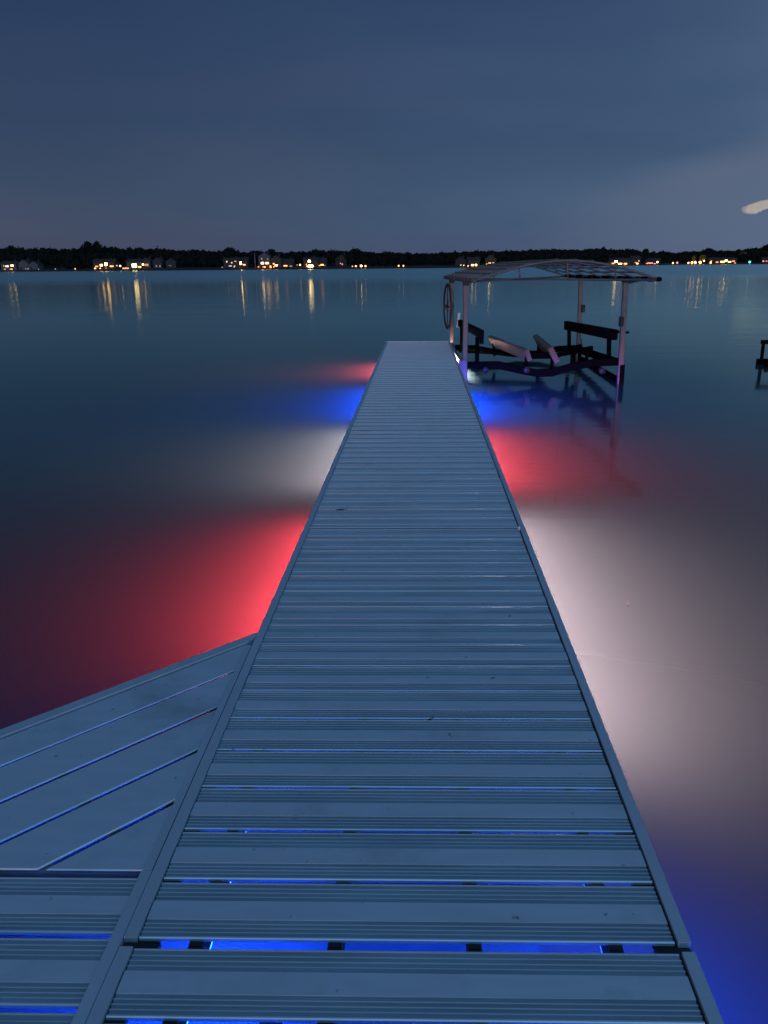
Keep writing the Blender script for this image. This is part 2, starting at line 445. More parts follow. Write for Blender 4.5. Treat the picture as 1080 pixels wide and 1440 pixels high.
# side dock to the left
side = empty("side_dock", (-.67, 1.3, 0))
tag(side, "short side dock of ribbed planks branching off left of the main dock", "dock")
d = MB()
for k in range(12): plank(d, -2.6, -.002, 1.464 - 1.3 - .1585 - k * .1725, DECK - .001)
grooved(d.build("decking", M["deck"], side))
MB().box(-.001, .0255, -2.0, 1.484 - 1.3, DECK - RAILH, DECK + .002).build("side_rail", M["rail"], side)
MB().box(-2.6, -.002, -1.85, .14, DECK - .1, DECK - .06).build("under_frame", M["under"], side) if False else None
MB().box(-2.6, -.002, .150, .186, DECK - .07, DECK - .03).build("gap_dark_strip", M["rubber"], side)  # black strip added under the gap to make its shade
for x in (-.35, -.75, -1.4, -2.0):
    MB().box(x - .018, x + .018, -1.85, .148, DECK - .07, DECK - .010).build("stringer", M["rubber"], side)
for y in (.14, -1.8):
    MB().tube([(-2.4, y, -1.2), (-2.4, y, DECK - .05)], .024, 12).build("leg", M["under"], side, True)

# bits lying on the deck and on the water
def leaf_bit(name, x, y, z, s, rz, label, cat, m):
    q = MB(); n = 8
    pts = [(-1, 0), (-.5, .28), (0, .36), (.5, .25), (1, 0), (.5, -.22), (0, -.33), (-.5, -.26)]
    top = [(a * s, b_ * s, .004 + .35 * s * abs(b_) * .5 + .1 * s * a * a) for a, b_ in pts]; bot = [(a, b_, c - .0015) for a, b_, c in top]
    q.add(bot + top, [tuple(range(n - 1, -1, -1)), tuple(range(n, 2 * n))] + [(i, (i + 1) % n, n + (i + 1) % n, n + i) for i in range(n)])
    q.tube([(s, 0, .004), (1.5 * s, .05 * s, .012)], .0015, 5)
    o = q.build(name, m); o.location = (x, y, z); o.rotation_euler = (0, 0, rz); tag(o, label, cat); return o


leaf_bit("leaf", -.47, 4.34, DECK + .001, .030, .2, "small dark curled leaf lying on the left half of the dock", "leaf", M["dead"])
leaf_bit("twig_scrap", -1.262, 1.80, DECK + .001, .012, 1.0, "larger dark scrap on the corner platform near its left end", "debris", M["dead"])
leaf_bit("twig_scrap", -1.222, 1.70, DECK + .001, .008, .5, "tiny dark scrap on the corner platform below the larger one", "debris", M["dead"])
leaf_bit("leaf_scrap", .03, 2.13, DECK + .001, .010, .6, "tiny dark scrap lying on a plank in the dock's middle", "debris", M["dead"])
leaf_bit("floating_leaf", 1.152, 3.93, .003, .016, .9, "tiny brown leaf floating on the white lit water right of the dock", "leaf", M["dead"])

# coloured lamps fixed under the dock edges, shining down and outward on the water
LC = {"red": (1, .055, .075), "white": (1, .69, .73), "blue": (.006, .065, 1)}


def lamp(sidex, y, c, power, ly=2.3, tilt=62, x=.42, wx=.09, spread=180):
    li = bpy.data.lights.new("dock_or_fill_lamp", 'AREA'); li.shape = 'RECTANGLE'; li.spread = R(spread); li.size = wx; li.size_y = ly
    li.energy = power; li.color = LC[c]
    o = bpy.data.objects.new("dock_or_fill_lamp", li); COL.objects.link(o); o.parent = dock
    d = Vector((sidex * math.sin(R(tilt)), 0, -math.cos(R(tilt))))
    z = -d; yv = Vector((0, 1, 0)); xv = yv.cross(z)
    mm = Matrix((xv, yv, z)).transposed().to_4x4(); mm.translation = Vector((-.035 + sidex * x, y, DECK - .083))
    o.matrix_world = mm
    return o


PWR = 330.0
for s_, y, c, k, tl, ly in ((-1, .6, "blue", 1.3, 50, 2.4), (-1, 4.3, "red", 1.2, 38, 2.1), (-1, 7.45, "white", .75, 70, 2.5), (-1, 10.6, "blue", 1.7, 56, 2.4), (-1, 13.95, "red", 1.4, 60, 1.8),
                        (1, .6, "blue", .6, 46, 2.1), (1, 4.05, "white", 1.15, 74, 2.9), (1, 7.4, "red", 1.7, 58, 2.3), (1, 10.3, "blue", 1.7, 22, 2.0), (1, 13.9, "white", 2.0, 55, 2.2)):
    lamp(s_, y, c, PWR * k, tilt=tl, ly=ly, spread=118 if (s_, c) == (-1, "red") and y < 5 else 180)
# extra fill lights added to spread the white and red pools farther out
lamp(1, 3.9, "white", PWR * .24, ly=3.0, tilt=78, spread=95)
lamp(-1, 7.45, "white", PWR * .15, ly=2.5, tilt=78, spread=95)
lamp(1, 7.4, "red", PWR * .16, ly=2.2, tilt=78, spread=95)
lamp(1, .9, "blue", PWR * .13, ly=2.6, tilt=0, x=0, wx=.85)  # wide unseen fill light added so the plank gaps glow evenly blue

# ------------------------------------------------------------------ boat lift
lift = empty("boat_lift", (1.95, 14.0, 0))
tag(lift, "empty boat lift with arched bare canopy frame beside the dock's far end", "boat lift")
LO = Vector((1.95, 14.0, 0))


def LP(*ps): return [Vector(p) - LO for p in ps]


def lbar(name, a, b_, w, h_, m, parent=None, upv=(0, 0, 1)):
    a, b_ = LP(a, b_); return MB().bar(a, b_, w, h_, upv).build(name, m, parent or lift)


posts = {"a": ((.72, 12.45), 1.50), "b": ((.645, 15.65), 1.47), "c": ((3.17, 15.55), 1.50), "d": ((3.16, 12.2), 1.53)}
lean = {"a": 0, "b": -.02, "c": -.06, "d": -.045}
for k, ((x, y), zt) in posts.items():
    p = lbar("post", (x, y, -1.1), (x + lean[k], y, zt), .08, .075, M["lift"], None, (0, 1, 0))
    if k != "a": lbar("dark_sleeve", (x, y, -.5), (x + lean[k] * .15, y, .30), .084, .079, M["beam"], p, (0, 1, 0))  # dark lower end on every post but the front left
    a = LP((x + lean[k], y, zt))[0]
    MB().box(a.x - .05, a.x + .05, a.y - .05, a.y + .05, a.z - .005, a.z + .05).build("cap", M["rubber"], p)
# pulleys / brackets on the right posts
for (x, y, z) in ((3.17, 15.48, .98), (3.085, 12.17, .96)):
    a = LP((x, y, z))[0]
    MB().bar((a.x, a.y, a.z - .075), (a.x, a.y, a.z + .07), .07, .09, (0, 1, 0), .35).tube([(a.x, a.y - .055, a.z - .02), (a.x, a.y + .055, a.z - .02)], .022, 10).build("pulley", M["rubber"], lift)
# canopy frame: bows across, eaves and purlins along
can = MB()
NB = 7


def bowpt(t, s):
    """t 0 front .. 1 back, s 0 left .. 1 right"""
    xl = .785 + (.525 - .785) * t; xr = 3.40 + (3.075 - 3.40) * t
    y = 11.5 + 5.5 * t
    zt = 1.585 - .02 * t
    return Vector((xl + (xr - xl) * s, y, zt + .262 * math.sin(math.pi * s))) - LO


for s in (0, 1):
    e = MB().tube([bowpt(0, s) - (bowpt(1, s) - bowpt(0, s)) * .01, bowpt(1, s)], .026 if s == 0 else .032, 10)
    eo = e.build("eave_pipe", M["lift"] if s == 0 else M["beam"], lift, True)
    for k in range(9):
        c = bowpt(.06 + .11 * k, s); MB().box(c.x - .04, c.x + .04, c.y - .03, c.y + .03, c.z - .04, c.z + .028).build("pipe_clamp", M["rubber"], eo)
for i in range(NB):
    t = i / (NB - 1)
    MB().tube([bowpt(t, s / 16) for s in range(17)], .018 if i in (0, NB - 1) else .015, 8).build("roof_bow", M["lift"], lift, True)
for s in (.09, .18, .27, .36, .45, .55, .64, .73, .82, .91):
    MB().tube([bowpt(t / 6, s) + Vector((0, 0, .02 + .004 * math.sin(t * 2 + s * 20))) for t in range(7)], .012, 6).build("purlin", M["lift"], lift, True)
br = []
br.append((bowpt(0, 0), bowpt(1, 1))); br.append((bowpt(0, 1), bowpt(.5, 0)))
for a, b_ in br: MB().tube([a + Vector((0, 0, -.01)), b_ + Vector((0, 0, -.01))], .016, 6).build("diagonal_brace", M["lift"], lift, True)
for t, s in ((0, .24), (0, .5), (0, .76), (.5, .25), (.5, .75)):
    a = bowpt(t, s); e = bowpt(t, s); base = bowpt(t, 0).z
    MB().tube([a, Vector((a.x + .02, a.y, base))], .013, 6).build("strut", M["lift"], lift, True)
MB().tube([bowpt(0, 0), bowpt(0, 1)], .008, 6).build("tie_rod", M["lift"], lift, True)
for k, ((x, y), zt) in posts.items():
    s = 0 if k in "ab" else 1; t = (y - 11.5) / 5.5; a = bowpt(t, s); q = LP((x + lean[k], y, zt))[0]
    MB().bar((q.x, q.y, q.z), (a.x, a.y, a.z), .06, .05, (0, 1, 0)).build("eave_bracket", M["rubber"], lift)
# cradle: two dipped cross beams, side rails, base frame
fb = [(.76, 12.46, .27), (1.25, 12.45, .275), (1.64, 12.42, .19), (1.87, 12.4, .15), (2.10, 12.37, .16), (2.36, 12.32, .245), (2.72, 12.26, .325), (3.13, 12.22, .345)]
rb = [(.70, 15.62, .235), (1.1, 15.62, .22), (1.41, 15.62, .16), (1.9, 15.6, .10), (2.35, 15.6, .11), (2.75, 15.58, .20), (3.15, 15.56, .22)]
for pts in (fb, rb):
    mb = MB(); q = LP(*pts)
    for i in range(len(q) - 1):
        mb.bar(q[i], q[i + 1] + (q[i + 1] - q[i]).normalized() * .02, .09, .115)
    mb.build("cradle_beam", M["beam"], lift)
lbar("side_rail", (.605, 15.62, .25), (.655, 12.40, .27), .06, .17, M["lift"])
lbar("side_rail", (3.12, 15.52, .20), (3.06, 12.27, .335), .09, .12, M["beam"])
lbar("base_beam", (3.20, 15.5, .0), (3.14, 12.25, .03), .10, .10, M["beam"])
lbar("base_beam", (.70, 15.6, -.02), (.71, 12.5, -.02), .09, .10, M["beam"])
lbar("lift_cable", (3.10, 15.5, .66), (3.17, 15.2, .2), .02, .02, M["lift"])
# guide bunks on uprights
g = lbar("guide_bunk", (2.82, 15.25, .68), (3.10, 12.55, .725), .09, .165, M["carpet"])
lbar("end_bracket", (3.08, 12.62, .775), (3.20, 12.25, .785), .10, .03, M["beam"], g)
for a, b_ in (((2.87, 15.1, .25), (2.85, 15.1, .62)), ((3.09, 12.8, .28), (3.07, 12.8, .66))): lbar("upright", a, b_, .065, .065, M["beam"], None, (0, 1, 0))
g = lbar("guide_bunk", (.77, 15.2, .74), (.99, 12.6, .745), .08, .13, M["carpet"])
lbar("end_bracket", (.985, 12.58, .76), (.99, 12.54, .60), .06, .05, M["carpet"], g)
for a, b_ in (((.925, 12.62, .22), (.925, 12.62, .70)), ((.80, 15.0, .22), (.80, 15.0, .70))): lbar("upright", a, b_, .065, .065, M["beam"], None, (0, 1, 0))
# hull bunks, tilted towards the middle
lbar("hull_bunk", (1.36, 15.0, .43), (1.76, 12.68, .40), .07, .19, M["wood"], None, (-.35, -.2, 1))
lbar("hull_bunk", (2.25, 15.0, .41), (2.17, 12.68, .40), .09, .27, M["wood"], None, (-.55, 0, 1))
for a, b_ in (((1.42, 14.8, .16), (1.39, 14.8, .40)), ((1.73, 12.75, .18), (1.75, 12.75, .38)), ((2.24, 14.8, .14), (2.24, 14.8, .36)), ((2.15, 12.75, .17), (2.17, 12.75, .38))):
    lbar("bunk_bracket", a, b_, .055, .06, M["beam"], None, (0, 1, 0))
lbar("cross_tube", (1.74, 12.86, .37), (2.22, 12.86, .375), .07, .10, M["beam"])
lbar("cross_tube", (2.22, 12.95, .34), (2.90, 14.4, .36), .06, .07, M["beam"])
lbar("cross_tube", (.74, 14.6, .29), (2.2, 14.0, .27), .06, .09, M["beam"])
for x, y in ((1.05, 12.44), (1.70, 12.41), (2.86, 12.24)):
    a = LP((x, y, .2))[0]; MB().tube([(a.x, a.y - .06, a.z + .0), (a.x, a.y + .06, a.z)], .05, 10).build("roller", M["rubber"], lift, True)
for a, b_ in (((2.45, 12.6, .16), (2.45, 12.6, .42)), ((2.75, 12.9, .2), (2.75, 12.9, .42)), ((2.60, 13.2, .15), (2.60, 13.2, .42))):
    lbar("bunk_bracket", a, b_, .05, .05, M["beam"], None, (0, 1, 0))
lbar("cross_tube", (2.30, 12.62, .43), (2.95, 13.5, .42), .06, .08, M["beam"])
# winch wheel, seen almost edge-on
wh = empty("winch_wheel"); wh.parent = lift; wh.location = LP((.545, 15.6, 1.03))[0]; wh.rotation_euler = (0, 0, R(7.5))
MB().tube([(0, .42 * math.cos(k / 40 * 2 * math.pi), .42 * math.sin(k / 40 * 2 * math.pi)) for k in range(40)], .019, 8, closed=True).build("rim", M["wheel"], wh, True)
for k in range(4):
    a = k * math.pi / 2 + R(90); MB().tube([(0, .03 * math.cos(a), .03 * math.sin(a)), (0, .41 * math.cos(a), .41 * math.sin(a))], .011, 6).build("spoke", M["wheel"], wh, True)
MB().tube([(-.04, 0, 0), (.12, 0, 0)], .04, 12).build("hub", M["rubber"], wh, True)
lbar("winch_box", (.60, 15.60, .93), (.60, 15.60, 1.12), .09, .10, M["lift"], None, (0, 1, 0))
a = LP((.78, 15.2, .84))[0]
lbar("guide_pole_tip", (.735, 15.2, .66), (.755, 15.2, .93), .045, .045, M["white"], None, (0, 1, 0))

# second lift, cut off by the right edge
l2 = empty("boat_lift", (7.2, 14.6, 0))
tag(l2, "low dark boat lift cradle standing alone in the water at far right", "boat lift")
q = MB(); q.bar((-.93, -.1, .41), (1.0, -.1, .44), .12, .07).build("bunk", M["carpet"], l2)
for x in (-.90, .9): MB().bar((x + .01, -.1, -.6), (x, -.1, .375), .05, .05, (0, 1, 0)).build("upright", M["beam"], l2)
MB().bar((-.93, .0, .03), (.98, .0, .03), .09, .13).build("base_beam", M["beam"], l2)
MB().bar((-.97, -.45, .02), (.98, -.45, .03), .09, .13).build("base_beam", M["beam"], l2)

# ------------------------------------------------------------------ far shore
SH = [(-900, 640), (-450, 575), (-130, 540), (0, 562), (57, 590), (200, 790), (296, 930), (420, 960), (700, 1000), (1300, 1000)]


def shoreY(X):
    for (a, ya), (b_, yb) in zip(SH, SH[1:]):
        if a <= X <= b_: return ya + (yb - ya) * (X - a) / (b_ - a)
    return SH[0][1] if X < SH[0][0] else SH[-1][1]


def gz(d): return -.6 + 1.5 * min(1, max(0, (d + 3) / 6)) + .05 * max(0, min(d, 220) - 8)


def shore_at(x, inland):
    """point of the far bank at photo column x, inland metres behind the waterline"""
    Y = 600
    for _ in range(40):
        X = at(x, 380, Y).x; Y = .5 * Y + .5 * (shoreY(X) + inland)
    X = at(x, 380, Y).x
    return X, Y


def ground(X, Y): return gz(Y - shoreY(X))


vs = []; fs = []; xs = list(range(-880, 1281, 20)); ds = [-6, 0, 3, 8, 20, 40, 80, 140, 220, 420, 900]
for X in xs:
    for d_ in ds:
        vs.append((X, shoreY(X) + d_ + (random.uniform(-1.5, 1.5) if d_ < 9 else 0), gz(d_) + (random.uniform(-.2, .3) if d_ > 0 else 0)))
n = len(ds)
for i in range(len(xs) - 1):
    for j in range(n - 1): fs.append((i * n + j, (i + 1) * n + j, (i + 1) * n + j + 1, i * n + j + 1))
tag(MB().add(vs, fs).build("shore_terrain", M["land"], None, True), kind="structure")

PROFILE = [(-150, 346), (0, 347), (20, 345), (40, 347), (60, 345.5), (80, 346), (98, 347.5), (108, 345), (122, 344), (150, 344), (160, 343.5), (172, 347), (190, 345), (210, 347), (228, 346), (245, 349), (262, 350), (280, 348), (300, 351.5),
           (310, 350), (323, 348), (343, 353), (353, 352), (362, 349.5), (372, 353), (382, 349.5), (395, 353), (404, 353), (412, 351), (430, 351), (443, 349.5), (462, 350), (480, 351.5), (490, 350), (505, 349.5), (515, 352.5), (530, 353.5), (543, 352),
           (556, 355), (562, 354), (580, 354.5), (606, 355), (620, 353.5), (640, 353), (660, 351.5), (690, 351), (720, 352), (745, 350), (765, 349), (800, 349), (825, 348.5), (846, 347.5), (858, 349.5), (866, 348.5), (872, 349.5), (884, 348), (895, 351),
           (900, 353), (912, 353), (925, 352), (932, 351.5), (945, 354.5), (955, 353), (978, 351), (998, 350.5), (1005, 350.5), (1030, 350), (1037, 348), (1043, 350), (1050, 347), (1062, 346), (1075, 344), (1090, 343), (1200, 342)]


def prof(x):
    for (a, ya), (b_, yb) in zip(PROFILE, PROFILE[1:]):
        if a <= x <= b_: return ya + (yb - ya) * (x - a) / (b_ - a)
    return PROFILE[0][1] if x < PROFILE[0][0] else PROFILE[-1][1]


def crown(mb, X, Y, z0, z1, r, n, size, core=True):
    """leaf clumps spread through a few lobes between heights z0 and z1"""
    lobes = []
    H = z1 - z0
    for k in range(5):
        a = random.uniform(0, 6.28); q = random.uniform(.1, .55) * r
        lobes.append((Vector((X + q * math.cos(a), Y + q * math.sin(a), z0 + H * random.uniform(.3, .72))), r * random.uniform(.5, .75), H * random.uniform(.22, .34)))
    lobes.append((Vector((X + random.uniform(-.2, .2) * r, Y, z1 - H * .27)), r * .6, H * .27))
    for c, rr, hh in lobes:
        if core: mb.ball(c, 1, 6, 4, (rr * .8, rr * .8, hh * .8), .12)
        for _ in range(n // len(lobes)):
            v = Vector((random.gauss(0, 1), random.gauss(0, 1), random.gauss(0, 1))).normalized() * random.uniform(.75, 1.06)
            mb.leaf(c + Vector((v.x * rr, v.y * rr, v.z * hh)), size * random.uniform(.6, 1.2))


HOUSES = []   # filled below: x ranges kept clear of front trees
woods = MB()

# px x centre, wall material, inland, width m, wall height, lights [(x, y, w, h, colour, strength)], label
H_ = [
 (13, "wall_white", 12, 11, 4.6, [(10, 374.5, 5, 2, "w", 1.6), (17, 373.5, 5, 2.4, "w", 2.2), (16, 378.5, 4, 1.5, "y", .9), (7, 378.5, 2.5, 1.5, "o", .8), (5.5, 374, 1.6, 2, "c", .5)], "white lakeside house with warm lit windows, leftmost on the far shore"),
 (34, "wall_white", 14, 7.5, 4.6, [(26, 379, 2, 1.6, "y", .7)], "unlit white gabled cottage on the far shore beside the leftmost lit house"),
 (48, "wall_white", 15, 6.5, 3.8, [(48, 379, 1.5, 1.5, "c", .3), (51, 379, 1.5, 1.5, "w", .3)], "unlit pale low cottage on the far shore, right of the white gabled cottage"),
 (87, "wall_dark", 55, 11, 4.5, [(83, 367, 2, 2, "o", .7), (88.5, 367, 2.2, 2.4, "w", 2.2), (84, 370.5, 2.2, 2, "o", 1.2), (92, 368, 1.6, 1.8, "r", .6)], "dark house up the far bank with scattered orange and white lights"),
 (104, "wall_dark", 50, 8, 4.2, [(104.5, 369.5, 3.2, 2.2, "p", 3.0), (98.5, 368.6, 1.7, 1.7, "y", 1.0)], "dark house up the far bank with one red lit window"),
 (147, "wall_tan", 14, 15, 5.2, [(136, 374.6, 5, 1.6, "o", 1.5), (142.5, 373, 4, 3, "y", 6.0), (149, 371.6, 4.4, 4.6, "y", 8.0), (157, 374.4, 6, 2, "o", 2.2), (143, 380.6, 3.5, 1.4, "w", 2.0), (150, 380.6, 2, 1.4, "w", 1.5), (158, 380, 3, 1.4, "r", .8)], "wide tan house ablaze with orange light, broadest lit house on left shore"),  # lowest lamps added in place of reflections and lit steps at the waterline
 (189, "wall_white", 14, 10, 5.0, [(189, 373.5, 7.5, 5, "w", 7.0), (196.5, 375.4, 5, 2, "o", 3.0), (186, 379.6, 2, 3, "r", 1.4)], "white house with a big white lit window and red light below it"),
 (206, "wall_tan", 16, 6.5, 5.2, [(201, 372, 2.4, 2.4, "w", 4.0), (206, 372.5, 7, 3.5, "y", .22)], "pale tan house with a bright corner lamp right of the white lit house"),
 (222, "wall_grey", 18, 6.5, 5.2, [(220, 374.2, 2, 3, "c", .12), (225, 374.2, 2, 3, "c", .12)], "grey unlit house right of the pale tan house with corner lamp"),
 (241, "wall_grey", 22, 7, 4.4, [(239, 373.6, 4, 1, "c", .06)], "dim grey house nearly lost in dark trees on the left shore"),
 (326, "wall_grey", 18, 11, 5.0, [(319, 368, 2, 2.4, "w", .5), (324, 374, 5, 1.6, "c", .6), (326, 369.5, 2, 2, "y", .7), (330, 374, 2, 2, "c", .5), (320, 378.5, 3, 1.4, "c", .25), (331, 367.5, 3.5, 1.6, "p", .7)], "grey house with several faint cool lights left of a single bright lamp"),
 (340, "wall_tan", 20, 9, 5.0, [(337.8, 370, 4.4, 4.0, "w", 8.0), (343.5, 372.3, 4.2, 1.8, "o", 2.5), (337.5, 380.6, 2, 1.2, "w", .5)], "tan house with one bright white lamp and orange porch to its right"),
 (372.5, "wall_white", 16, 8, 7.6, [(369, 370, 4, 2.6, "w", 6.0), (375.5, 370, 5.5, 2.6, "y", 4.0), (372.5, 376, 2.4, 2.6, "o", 2.5), (369, 379.4, 2.4, 2, "o", 1.2), (375.5, 379.6, 2.4, 2, "p", 1.2), (368, 364, 2.6, 2.4, "c", .12), (376.5, 364.4, 2.4, 2.2, "c", .10)], "tall white three storey house with warm light on two floors"),
 (388, "wall_tan", 16, 7.5, 5.6, [(385, 371, 2.4, 2, "o", 3.0), (388.6, 373.2, 4, 1.8, "w", 4.0), (385.4, 377.5, 3, 3.6, "o", 3.0), (390, 378, 2, 2, "o", 2.0)], "tan house with orange lamps stacked on two levels beside the tall white house"),
 (404, "wall_dark", 18, 9, 4.0, [(401.5, 373.8, 6, 2, "o", 2.0), (409, 374.3, 4, 1, "y", .4)], "dark low house with one orange lit strip of window"),
 (437, "wall_tan", 16, 10, 5.0, [(437, 374.2, 7, 3.6, "w", 9.0), (435, 367.4, 4, 3.4, "w", 7.0), (431, 372, 1.8, 2.4, "o", 1.4), (437, 380.2, 3.6, 1.6, "w", 4.0)], "brightest tan house with two big white lights one above the other"),
 (449, "wall_dark", 18, 10, 4.4, [(445, 372, 3.6, 3, "w", 4.0), (453, 372.4, 5, 2, "o", 3.4), (449.5, 373.4, 3, 1.2, "o", 1.4), (445, 380, 2.5, 1.2, "o", .9)], "dark house with orange porch lights beside the brightest house"),
 (480, "wall_dark", 30, 8, 5.0, [(479, 370.4, 1.8, 1.6, "p", .8), (481.3, 371.6, 2, 2, "p", .8), (463, 373.4, 2.2, 1.4, "c", .2)], "dark house with a small pair of pink windows in the trees"),
 (648, "wall_dark", 14, 8, 4.0, [(647, 374.2, 1.6, 2, "w", .7), (651, 374.2, 1.6, 2, "w", .9), (657, 374.6, 2, 2, "y", 1.4)], "dark cottage with three faint lights, nearest the canopy frame's left end"),
 (666, "wall_tan", 14, 9, 4.4, [(664.5, 373, 4, 2.4, "w", 5.0), (669.5, 372.6, 2.6, 2.6, "y", 6.0), (666, 376.6, 6, 1.2, "o", 1.2)], "tan cottage with two bright warm lights above canopy frame's left end"),
 (690, "wall_tan", 16, 8, 5.0, [(688.6, 371, 4, 2.8, "w", 4.5), (693.5, 370.6, 3, 3.6, "y", .6), (682.5, 371.5, 1.8, 2, "y", 1.2), (697, 373.4, 2, 1.4, "w", .6)], "yellowish tan house with one bright window left of canopy ridge"),
 (870, "wall_tan", 12, 22, 4.4, [(866.3, 368, 4.4, 2.8, "w", 8.0), (862, 370.4, 4, 1.6, "o", 2.0), (872, 370.9, 6, 2.0, "y", 3.5), (879.5, 370.9, 5, 2.0, "o", 3.0)], "long tan house with bright lamp and orange strip behind canopy's right end"),
 (893, "wall_dark", 14, 10, 6.4, [(892, 372.2, 4, 2.2, "w", 3.5), (894, 369.2, 3.5, 1.4, "o", 1.6), (884.2, 366.8, 2, 2, "w", 1.4), (898.4, 366.9, 2, 2, "w", .9)], "dark house with small scattered lights right of the long tan house"),
 (917, "wall_dark", 12, 17, 4.4, [(914, 370, 9, 1.8, "r", 5.0), (909.5, 371, 2.6, 2, "p", 4.0), (920.5, 371, 3.5, 1.6, "p", 4.0), (924.5, 368.6, 2.6, 2.6, "w", 5.0)], "dark house outlined by a long red light strip ending in white lamp"),
 (1000, "wall_dark", 14, 9, 5.0, [(999.3, 369.6, 2.4, 4.0, "y", 6.0), (1000.4, 366.8, 1.6, 1.8, "o", 2.0)], "narrow dark house with one tall yellow lit window on right shore"),
 (1020, "wall_tan", 14, 24, 5.0, [(1008, 368.7, 5, 1.8, "o", 3.0), (1016, 368.2, 7, 2.4, "y", 7.0), (1021, 366.4, 3.4, 3.2, "w", 9.0), (1026, 368.3, 5, 2, "y", 6.0), (1031.5, 367.2, 4, 1.8, "o", 3.0), (1028.5, 370.6, 3, 1.2, "y", 2.0), (1012, 370.6, 2.4, 1.2, "r", 2.0)], "widest tan house blazing with orange and yellow lights on right shore"),
 (1076, "wall_dark", 14, 10, 4.6, [(1073.4, 367.2, 2.4, 2, "p", 3.0), (1078, 367.3, 3, 1.8, "r", 2.0)], "dark house with two red lights at far right end of shore"),
]
EMUL = 1.0
KM = {"w": 3.2, "y": 2.5, "o": 1.8, "p": 1.4, "r": 1.4, "c": 1.2, "g": 1.2}
for (hx, wm_, inl, wd, wh_, lights, lab) in H_:
    X, Y = shore_at(hx, inl); z = ground(X, Y) - .2
    HOUSES.append((X, wd / 2 + 2, inl))
    root = empty("lake_house", (X, Y, z)); tag(root, lab, "house")
    dp = 8.0; hw = wd / 2
    wmb = MB().box(-hw, hw, 0, dp, 0, wh_)
    gable = wd < 9
    rh = 1.6 if not gable else wd * .32
    if gable:
        wmb.add([(-hw, 0, wh_), (hw, 0, wh_), (0, 0, wh_ + rh), (-hw, dp, wh_), (hw, dp, wh_), (0, dp, wh_ + rh)], [(0, 1, 2), (5, 4, 3)])
        rm_ = MB()
        for s in (-1, 1):
            a = [(s * (hw + .5), -.5, wh_ - .5 * rh / hw), (0, -.5, wh_ + rh), (0, dp + .5, wh_ + rh), (s * (hw + .5), dp + .5, wh_ - .5 * rh / hw)]
            a = [(x, y, zz + .03) for x, y, zz in a]; b2 = [(x, y, zz + .2) for x, y, zz in a]
            f_ = [(0, 1, 2, 3), (7, 6, 5, 4), (0, 4, 5, 1), (1, 5, 6, 2), (2, 6, 7, 3), (3, 7, 4, 0)]
            rm_.add(a + b2, f_)
    else:
        wmb.add([(-hw, 0, wh_), (-hw, dp, wh_), (-hw, dp / 2, wh_ + rh), (hw, 0, wh_), (hw, dp, wh_), (hw, dp / 2, wh_ + rh)], [(0, 1, 2), (5, 4, 3)])
        rm_ = MB()
        for y0, y1 in ((-.5, dp / 2), (dp + .5, dp / 2)):
            zz = wh_ - .5 * rh / (dp / 2) + .03
            a = [(-hw - .5, y0, zz), (hw + .5, y0, zz), (hw + .5, y1, wh_ + rh + .03), (-hw - .5, y1, wh_ + rh + .03)]; b2 = [(x, y, q_ + .2) for x, y, q_ in a]
            rm_.add(a + b2, [(0, 1, 2, 3), (7, 6, 5, 4), (0, 4, 5, 1), (1, 5, 6, 2), (2, 6, 7, 3), (3, 7, 4, 0)])
    wmb.build("wall", M[wm_], root)
    rf = rm_.build("roof", M["roof"], root)
    MB().box(hw * .4, hw * .4 + .8, dp * .6, dp * .6 + .8, wh_ + .2, wh_ + rh + 1.2).build("chimney", M["wall_dark"], rf)
    for (lx, ly, lw, lh, k, s) in lights:
        if hx > 880: s *= .38
        p = at(lx, ly, Y) - Vector((X, Y, z)); sc_ = Y / F
        a, b_ = lw * sc_ / 2 * .8, lh * sc_ / 2 * .8
        onwall = abs(p.x) < hw - .1 and .3 < p.z < wh_ - .2
        fy = -.12
        if onwall:
            w_ = MB().box(p.x - a - .12, p.x + a + .12, -.08, .02, p.z - b_ - .12, p.z + b_ + .12).build("window", M["wall_dark"], root)
            MB().box(p.x - a, p.x + a, -.12, -.07, p.z - b_, p.z + b_).build("pane", glow(k, s * KM[k]), w_)
        else:
            # lamp on a short post in front of the house; under the orange house also for reflections
            gy = -2.5 if p.z < 1.2 else -1.2
            if p.z < 1.2: gy = -(inl - 3.0)
            gzz = ground(X + p.x, Y + gy) - z
            pz = max(p.z, gzz + .9)
            l_ = MB().tube([(p.x, gy, gzz - .3), (p.x, gy, pz - b_)], .06, 6).build("yard_lamp", M["pole"], root)
            MB().ball((p.x, gy, pz), 1, 10, 6, (a, min(a, .4), b_)).build("globe", glow(k, s * KM[k]), l_, True)
    # door
    dx = -hw * .55
    MB().box(dx - .5, dx + .5, -.05, .02, .25, 2.3).build("door", M["wall_dark"], root)

